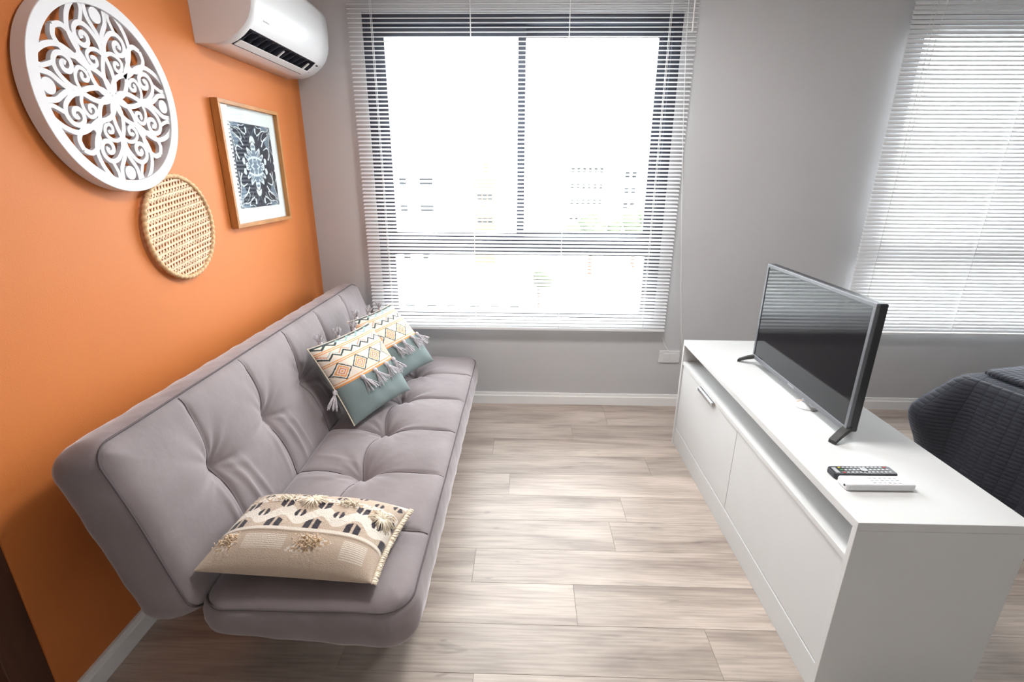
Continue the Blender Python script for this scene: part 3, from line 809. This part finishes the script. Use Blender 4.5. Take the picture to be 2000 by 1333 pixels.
def smooth_path(P, n=10):
    P = [Vector(p) for p in P]; out = []
    for i in range(len(P)-1):
        p0, p1, p2, p3 = P[max(i-1, 0)], P[i], P[i+1], P[min(i+2, len(P)-1)]
        for k in range(n):
            t = k/n; out.append(.5*((2*p1)+(p2-p0)*t+(2*p0-5*p1+4*p2-p3)*t*t+(3*p1-p0-3*p2+p3)*t*t*t))
    return out+[P[-1]]
for q in range(4):
    A_ = q*PI/2+PI/2
    for mir in (False, True):
        put(bez((.02, 0), (.17, .13), (.34, .07), (.49, 0)), A_, mir)                                   # axial leaf
        put(smooth_path([(.47, .0), (.57, .03), (.68, .03), (.76, .075), (.86, .135), (1.02, .15)]), A_, mir)   # fork round the medallion
        put(smooth_path([(.56, .02), (.66, .08), (.745, .17), (.765, .27), (.71, .355), (.62, .375), (.545, .33), (.53, .255), (.575, .20), (.64, .205), (.665, .255), (.635, .29), (.60, .275)]), A_, mir, WD*.95)   # large scroll
        put(smooth_path([(.265, .265), (.38, .33), (.52, .42), (.66, .46), (.80, .43), (.92, .36), (1.02, .26)]), A_, mir)     # petal outline
        put(smooth_path([(.77, .26), (.86, .22), (.93, .20), (1.02, .22)]), A_, mir, WD*.8)
        put(smooth_path([(.48, .02), (.515, .11), (.50, .20), (.44, .265), (.365, .25), (.325, .19), (.355, .14), (.41, .145), (.42, .19), (.395, .205)]), A_, mir, WD*.78)   # small scroll
    disc2(rotv((.905, 0), A_, False), .088)
    D_ = A_+PI/4
    for mir in (False, True):
        put(bez((.02, 0), (.13, .14), (.30, .10), (.43, 0)), D_, mir)                                   # diagonal leaf
        put(smooth_path([(.56, .0), (.62, .085), (.74, .125), (.86, .10), (.915, 0)]), D_, mir)            # oval loop
        put(smooth_path([(.42, .0), (.50, .02), (.58, .015)]), D_, mir, WD*.9)
disc2((0, 0), .07)
fret.build('fretwork', mt['mdf'], man)

# ------------------------------------------------------------------ woven cane tray on the wall
BC = (-1.240, 1.298); BR_ = .188
bas = tag(empty('woven_basket', (0, BC[0], BC[1])), 'round natural cane woven tray on the orange wall below the mandala', 'basket')
m = MB(); n = 220; pts = []; rad = []
for k in range(n):
    a = 2*PI*k/n; pts.append((.016, (BR_-.006)*math.cos(a), (BR_-.006)*math.sin(a))); rad.append(.0085+.0016*math.sin(k*2*PI/4))
m.tube(pts, rad, 8, closed=True).build('rim', mt['cane_rim'], bas, smooth=True)
wv = MB()
def strip(c, ang, wd, x, rr_):
    # strip at signed distance c from the centre, direction ang
    hl = math.sqrt(max(0, (BR_-.006)**2-c*c))
    if hl < .01: return
    d = Vector((math.cos(ang), math.sin(ang))); nn = Vector((-d.y, d.x)); N_ = 12; v = []; f = []
    for i in range(N_+1):
        p = nn*c+d*(-hl+2*hl*i/N_)
        bow = -.004*(1-(p.length/BR_)**2)
        for s in (-1, 1):
            q = p+nn*s*wd*.5
            for xx in (x, x+.0012): v.append((xx+bow+rr_.uniform(-.0004, .0004), q.x, q.y))
    for i in range(N_):
        a = i*4; b = a+4
        f += [(a+1, a+3, b+3, b+1), (a, b, b+2, a+2), (a, a+1, b+1, b), (a+2, b+2, b+3, a+3)]
    wv.add(v, f)
rb = random.Random(4)
base_a = math.radians(9)
k = -9
for k in range(-9, 10): strip(k*.0205+rb.uniform(-.001, .001), base_a, .0072, .0165, rb)
for k in range(-13, 14):
    strip(k*.0146+rb.uniform(-.0008, .0008), base_a+math.radians(62), .0056, .0150, rb); strip(k*.0146+rb.uniform(-.0008, .0008), base_a-math.radians(62), .0056, .0136, rb)
tag(wv.build('weave', mt['cane'], bas), kind='stuff')

# ------------------------------------------------------------------ framed print
fy0, fy1, fz0, fz1 = -.905, -.372, 1.258, 1.782
fy0, fy1 = -.897, -.378
pf = tag(empty('picture_frame', (0, (fy0+fy1)/2, (fz0+fz1)/2)), 'oak framed black and white kaleidoscope print on the orange wall below the air conditioner', 'picture')
hy, hz = (fy1-fy0)/2, (fz1-fz0)/2; fwd = .016
for nm, a in (('frame_rail', (-hy, hy, hz-fwd, hz)), ('frame_rail', (-hy, hy, -hz, -hz+fwd)), ('frame_stile', (-hy, -hy+fwd, -hz+fwd, hz-fwd)), ('frame_stile', (hy-fwd, hy, -hz+fwd, hz-fwd))):
    MB().box(.002, .034, a[0], a[1], a[2], a[3]).build(nm, mt['oak'], pf, bevel=.0012)
MB().box(.003, .014, -hy+fwd-.002, hy-fwd+.002, -hz+fwd-.002, hz-fwd+.002).build('mat_board', mt['paper'], pf)
pw, ph = .183, .183
nx, ny = 150, 170; V = []; cols = []
NAVY, WHT, MID = srgb(42, 46, 62), srgb(226, 232, 236), srgb(112, 128, 148)
def art(u, v):
    x, y = abs(u), abs(v)       # -1..1 mirrored
    wx = x+.035*math.sin(9*y+3*x); wy = y+.035*math.sin(11*x-2*y)
    r = math.hypot(wx*1.05, wy*.92); th = math.atan2(wy, wx)
    # central oval of petals
    if r < .12: return MID if math.sin(18*wx)*math.sin(14*wy) > -.2 else WHT
    if r < .52:
        pet = math.cos(6*th); e = .31+.17*abs(pet)
        if abs(r-e) < .028 or abs(math.sin(3*th)) < .10 or abs(r-.2-.03*pet) < .02: return WHT
        if r < e and math.sin(30*r+6*th) > .75: return WHT
        return MID if r < e else NAVY
    # corner sprays
    cx_, cy_ = 1.0-wx, 1.0-wy; rc = math.hypot(cx_, cy_*.8); tc2 = math.atan2(cy_, cx_)
    if rc < .72:
        s = math.sin(7*tc2+1.5*rc)
        if abs(s) < .20 and rc > .08: return WHT
        if abs(math.sin(9*rc+2*math.sin(7*tc2))) < .16: return WHT
        return MID if s > .5 and rc < .5 else NAVY
    if math.sin(13*wx+1)*math.sin(12*wy+.4) > .62: return WHT
    if abs(math.sin(7*wx-5*wy)) < .07 and wy > .5: return MID
    return NAVY
for i in range(nx):
    for j in range(ny):
        u = i/(nx-1)*2-1; v_ = j/(ny-1)*2-1
        V.append((.0145, u*pw, v_*ph)); cols.append((*art(u, v_), 1))
F = [(i*ny+j, (i+1)*ny+j, (i+1)*ny+j+1, i*ny+j+1) for i in range(nx-1) for j in range(ny-1)]
me = mesh('print', V, F, fix=False); at = me.color_attributes.new('Col', 'FLOAT_COLOR', 'POINT'); at.data.foreach_set('color', np.array(cols, dtype=np.float32).ravel())
obj('print', me, vcol_mat('print_ink', .7, 0, 100, .2, 0), pf)
MB().box(.019, .021, -hy+fwd-.002, hy-fwd+.002, -hz+fwd-.002, hz-fwd+.002).build('glazing', mt['glass'], pf)

# ------------------------------------------------------------------ air conditioner
ACY0, ACY1 = -.926, -.150
ac = tag(empty('air_conditioner', (0, (ACY0+ACY1)/2, 1.968)), 'white split air conditioner unit high on the orange wall', 'air conditioner')
acy = ac.location.y
prof = [(.001, 2.285), (.20, 2.285), (.232, 2.276), (.247, 2.252), (.250, 2.19), (.245, 2.115), (.238, 2.083), (.224, 2.053), (.203, 2.028), (.178, 2.007), (.150, 1.989), (.118, 1.976), (.085, 1.969), (.001, 1.968)]
prof = [(a, b-1.968) for a, b in prof]
ia, ib = 8, 11            # recess between these profile points
vy0, vy1 = -.880-acy, -.245-acy
ea, eb_ = ACY0-acy, ACY1-acy
npf = len(prof); m = MB()
def end_ring(y, inset=0): return [(a-(inset if i in range(2, 12) else 0), y, b) for i, (a, b) in enumerate(prof)]
rings = [ea, vy0, vy1, eb_]
v = []; f = []
for y in rings: v += [(a, y, b) for a, b in prof]
for k in range(3):
    for i in range(npf):
        j = (i+1) % npf
        if k == 1 and ia <= i < ib: continue
        f.append((k*npf+i, k*npf+j, (k+1)*npf+j, (k+1)*npf+i))
f.append(tuple(range(npf-1, -1, -1))); f.append(tuple(3*npf+i for i in range(npf)))
body = m.add(v, f).build('body', mt['plastic_white'], ac)
body.data.polygons.foreach_set('use_smooth', [abs(p.normal.y) < .5 for p in body.data.polygons])
# air outlet recess
m = MB(); pts = [prof[i] for i in range(ia, ib+1)]; deep = [(.10, .115), (.075, .06)]
loop = pts+[(.088, .03), (.10, .07)]
v = []; f = []
for y in (vy0, vy1): v += [(a, y, b) for a, b in loop]
nl = len(loop)
for i in range(len(pts)-1, nl): f.append((i, (i+1) % nl, nl+(i+1) % nl, nl+i))
f.append(tuple(range(nl))); f.append(tuple(range(2*nl-1, nl-1, -1)))
m.add(v, f).build('air_outlet', mt['vent_dark'], ac, fix=False)
for k in range(11):
    y = vy0+.035+k*(vy1-vy0-.07)/10
    MB().prism([(.195, .056), (.135, .026), (.115, .034), (.16, .072)], y-.0012, y+.0012, 1).build('vane', mt['vent_dark'], ac)
lou = MB().prism([(.158, .020), (.128, .006), (.126, .0085), (.156, .0235)], vy0+.004, vy1-.004, 1).build('louver', mt['plastic_white'], ac, bevel=.0006, segs=1)
MB().prism([(.19, .046), (.186, .049), (.150, .026), (.153, .021)], (vy0+vy1)/2-.003, (vy0+vy1)/2+.003, 1).build('louver_arm', mt['plastic_white'], ac)
MB().prism([(.19, .046), (.186, .049), (.150, .026), (.153, .021)], vy1-.055, vy1-.045, 1).build('louver_arm', mt['plastic_white'], ac)
dn = Vector((.6, 0, -.8)).normalized()
MB().box(-.004, .004, -.011, .011, -.0008, .0008).build('indicator', mt['dark_plastic'], ac).matrix_local = Matrix.Translation((.1945, vy1+.035, .0523)) @ Matrix.Rotation(math.radians(-37), 4, 'Y')
MB().box(-.003, .003, -.008, .008, -.0006, .0006).build('indicator', mt['plastic_grey'], ac).matrix_local = Matrix.Translation((.150, vy1+.03, .0208)) @ Matrix.Rotation(math.radians(-30), 4, 'Y')
MB().box(-.0008, .0008, -.022, .022, -.004, .004).build('badge', mat('faint_badge', (.6, .6, .62), .4), ac).matrix_local = Matrix.Translation((.2325, -.80-acy, .102)) @ Matrix.Rotation(math.radians(-25), 4, 'Y')

# ------------------------------------------------------------------ bed with quilt
bed = tag(empty('bed', (3.415, -.81, 0), math.radians(14)), 'bed standing behind the television cabinet under the right window, mattress covered by a dark quilt', 'bed')
BLX, BLY = 1.66, 1.42     # local: x away from the cabinet, y negative along the foot end
MB().box(.06, BLX, -BLY+.06, -.06, .28, .50).build('mattress', mt['paper'], bed, bevel=.04, segs=3)
MB().box(.08, BLX-.02, -BLY+.08, -.08, .10, .28).build('base', mt['dark_fabric'], bed, bevel=.01)
for x in (.15, BLX-.12):
    for y in (-BLY+.15, -.15): MB().lathe([(.02, 0), (.024, .10)], (x, y, 0), 12).build('leg', mt['leg_metal'], bed)
# quilt: plan rounded rectangle, rings from the top centre to the hanging hem
def quilt():
    per = rounded_poly(BLX+.03, BLY+.04, .06, 10); per = [(a-.015, b-BLY-.02) for a, b in per]
    dens = []
    for i in range(len(per)):
        a = Vector(per[i]); b = Vector(per[(i+1) % len(per)]); k = max(1, int((b-a).length/.02))
        for t in range(k): dens.append(a.lerp(b, t/k))
    n = len(dens); nr = []
    for i in range(n):
        t = (dens[(i+1) % n]-dens[i-1]).normalized(); nr.append(Vector((t.y, -t.x)))
    c = Vector((BLX/2, -BLY/2)); V = []; F = []; UV = []
    arc = [0]
    for i in range(1, n): arc.append(arc[-1]+(dens[i]-dens[i-1]).length)
    rings = []
    spec = [('t', s) for s in (.02, .25, .5, .7, .85, .93)]+[('d', t) for t in (0, .015, .035, .06, .09, .12, .15, .18, .21, .25, .30, .36, .44, .52)]
    for kind, t in spec:
        ring = []
        for i in range(n):
            p = dens[i]
            if kind == 't':
                q = c.lerp(p, t*.98); z = .575+.004*math.sin(q.x*9)*math.sin(q.y*8); uv = (q.x, q.y)
            else:
                drop = t; s = min(1, drop/.05)
                out = .018*math.sin(s*PI/2)+.15*drop
                fold = .022*math.sin(arc[i]*11+.6)*min(1, drop/.25)+.012*math.sin(arc[i]*23)*min(1, drop/.3)
                # corner flare where the surplus cloth of the corner hangs
                cd = abs(p.x)/.14 if p.y > -.045 else abs(p.y+.045)/.03+abs(p.x)/.14
                tt = min(1, drop/.19) if drop < .19 else max(0, 1-(drop-.19)/.24)
                fl = .165*math.exp(-cd**2)*(tt-.10*tt**8)
                q = p+nr[i]*(out+fold-.03)+Vector((-.97, .25))*fl
                z = .575-(.012*s+max(0, drop-.02)*.98); z = max(z, .035); uv = (arc[i], -drop)
            ring.append(len(V)); V.append((q.x, q.y, z)); UV.append(uv)
        rings.append(ring)
    for a, b in zip(rings[:-1], rings[1:]):
        for i in range(n): F.append((a[i], a[(i+1) % n], b[(i+1) % n], b[i]))
    F.append(tuple(rings[0][::-1]))
    me = mesh('bedspread', V, F, True)
    ul = me.uv_layers.new(name='UVMap')
    for lp in me.loops: ul.data[lp.index].uv = UV[lp.vertex_index]
    return me
q = obj('bedspread', quilt(), mt['quilt']); q.matrix_world = Matrix.Translation((3.415, -.81, 0)) @ Matrix.Rotation(math.radians(14), 4, 'Z')
tag(q, 'dark navy quilted bedspread hanging over the foot of the bed', 'bedspread')
so = q.modifiers.new('thickness', 'SOLIDIFY'); so.thickness = .008; so.offset = 1
# folded dark throw lying across the quilt near the foot
th_ = MB(); 
for layer in range(2):
    v = []; f = []; N_ = 40
    for i in range(N_+1):
        y = -.03-i*(BLY-.06)/N_
        for x, z in ((.10, .590), (.10, .604), (.13, .612), (.60, .612), (.63, .604), (.63, .590)): v.append((x+.004*math.sin(y*9), y, z+layer*0+.0015*math.sin(y*14)))
    for i in range(N_):
        for k in range(6): f.append((i*6+k, i*6+(k+1) % 6, (i+1)*6+(k+1) % 6, (i+1)*6+k))
    f.append(tuple(range(6))); f.append(tuple(N_*6+k for k in range(5, -1, -1)))
    if layer == 0: th_.add(v, f)
tho = th_.build('throw_blanket', mt['quilt'], None, smooth=True); tho.matrix_world = Matrix.Translation((3.415, -.81, 0)) @ Matrix.Rotation(math.radians(14), 4, 'Z')
ul = tho.data.uv_layers.new(name='UVMap')
for lp in tho.data.loops:
    co = tho.data.vertices[lp.vertex_index].co; ul.data[lp.index].uv = (co.x, co.y)
tag(tho, 'folded dark quilted throw lying across the top of the bed', 'blanket')

# ------------------------------------------------------------------ the city outside
GZ = -34
tag(MB().box(-400, 400, 8, 600, GZ-1, GZ).build('ground', mat('city_ground', (.42, .43, .42), .9, noise=.3, nscale=.05)), 'pale city ground far below the window', kind='structure')
fac = [mat('facade_white', (.80, .80, .78), .8, noise=.03, nscale=.3), mat('facade_cream', (.80, .77, .70), .8, noise=.03, nscale=.3), mat('facade_grey', (.66, .67, .69), .8), mat('facade_ochre', (.13, .075, .035), .8)]
wing = mat('far_window', (.018, .02, .022), .7, .05); roofm = mat('flat_roof', (.5, .49, .47), .9); foliage = mat('hazy_foliage', (.045, .06, .03), .9, noise=.3, nscale=.6)
win_cache = {}
def building(label, x0, x1, y, top, depth, fm, cols_, floors, fh=3.0, ww=1.3, wh=1.3, z_first=None):
    o = tag(empty('apartment_building', ((x0+x1)/2, y, GZ)), label, 'building', 'far buildings outside the window')
    hx = (x1-x0)/2; H = top-GZ
    MB().box(-hx, hx, 0, depth, 0, H).build('wall', fm, o)
    MB().box(-hx-.2, hx+.2, -.2, depth+.2, H, H+.5).build('roof', roofm, o)
    MB().box(-hx*.3, hx*.2, depth*.3, depth*.6, H+.5, H+2.6).build('water_tank', fm, o)
    key = (ww, wh)
    if key not in win_cache:
        me = MB().box(-ww/2, ww/2, -.06, .05, -wh/2, wh/2); me = mesh('window', me.v, me.f); me.materials.append(wing); win_cache[key] = me
    for r in range(floors):
        for c in cols_:
            wnd = obj('window', win_cache[key], None, o); wnd.location = (-hx+c*(x1-x0), 0, H-2.0-r*fh)
building('white apartment slab at the left of the window view', -15.5, -8.0, 58, 2.6, 12, fac[0], (.3, .62, .72), 6, 3.0, .8, .9)
building('ochre balconied block in the middle of the window view', -5.0, -2.4, 60, .8, 10, fac[3], (.25, .5, .75), 5, 2.9, .5, .7)
building('cream tower with small dark windows at the right of the window view', 18, 26.5, 88, 3.4, 12, fac[1], (.12, .26, .7, .84), 6, 2.6, .7, .9)
building('pale grey office block behind the trees', 9.5, 17, 100, 4.2, 14, fac[2], (.15, .3, .45, .6, .75, .9), 4, 3.0, .6, .8)
building('low white house block below the window transom', -14, 2, 43, -9, 12, fac[0], (.06, .16, .27, .4, .52, .66, .78, .9), 3, 3.2, .9, 1.0)
building('low cream house block at the right below the transom', 5, 18, 44, -10.5, 12, fac[1], (.1, .25, .4, .55, .7, .88), 3, 3.2, .9, 1.0)
building('tall pale block far behind the right window', 52, 66, 70, 3.0, 14, fac[0], (.12, .3, .5, .7, .88), 6, 3.0, 1.0, 1.1)
def tree(label, x, y, z, r, seed):
    rr = random.Random(seed); o = tag(empty('street_tree', (x, y, GZ)), label, 'tree', 'trees outside the window')
    H = z-GZ
    MB().tube([(0, 0, 0), (.2, 0, H*.5), (0, .1, H)], [.5, .4, .2], 8).build('trunk', mt['brownwood'], o)
    bm = bmesh.new()
    for k in range(16):
        p = Vector((rr.gauss(0, r*.45), rr.gauss(0, r*.4), H+rr.uniform(-r*.5, r*.4)))
        res = bmesh.ops.create_icosphere(bm, subdivisions=2, radius=r*rr.uniform(.35, .6), matrix=Matrix.Translation(p))
        for vv in res['verts']:
            vv.co += Vector((rr.uniform(-1, 1), rr.uniform(-1, 1), rr.uniform(-1, 1)))*r*.07
    me = bpy.data.meshes.new('crown'); bm.to_mesh(me); bm.free(); obj('crown', me, foliage, o)
for i, (x, y, z, r) in enumerate(((9.6, 60, -4.2, 1.9), (15.0, 60, -4.0, 2.2), (20.6, 60, -4.2, 2.1), (3.5, 72, -14, 2.0))):
    tree(('leftmost of the three pale green trees right of the window mullion', 'middle one of the three pale green trees right of the window mullion', 'rightmost of the three pale green trees right of the window mullion', 'lone pale tree below the window transom')[i], x, y, z, r, i)
bpy.context.view_layer.update()
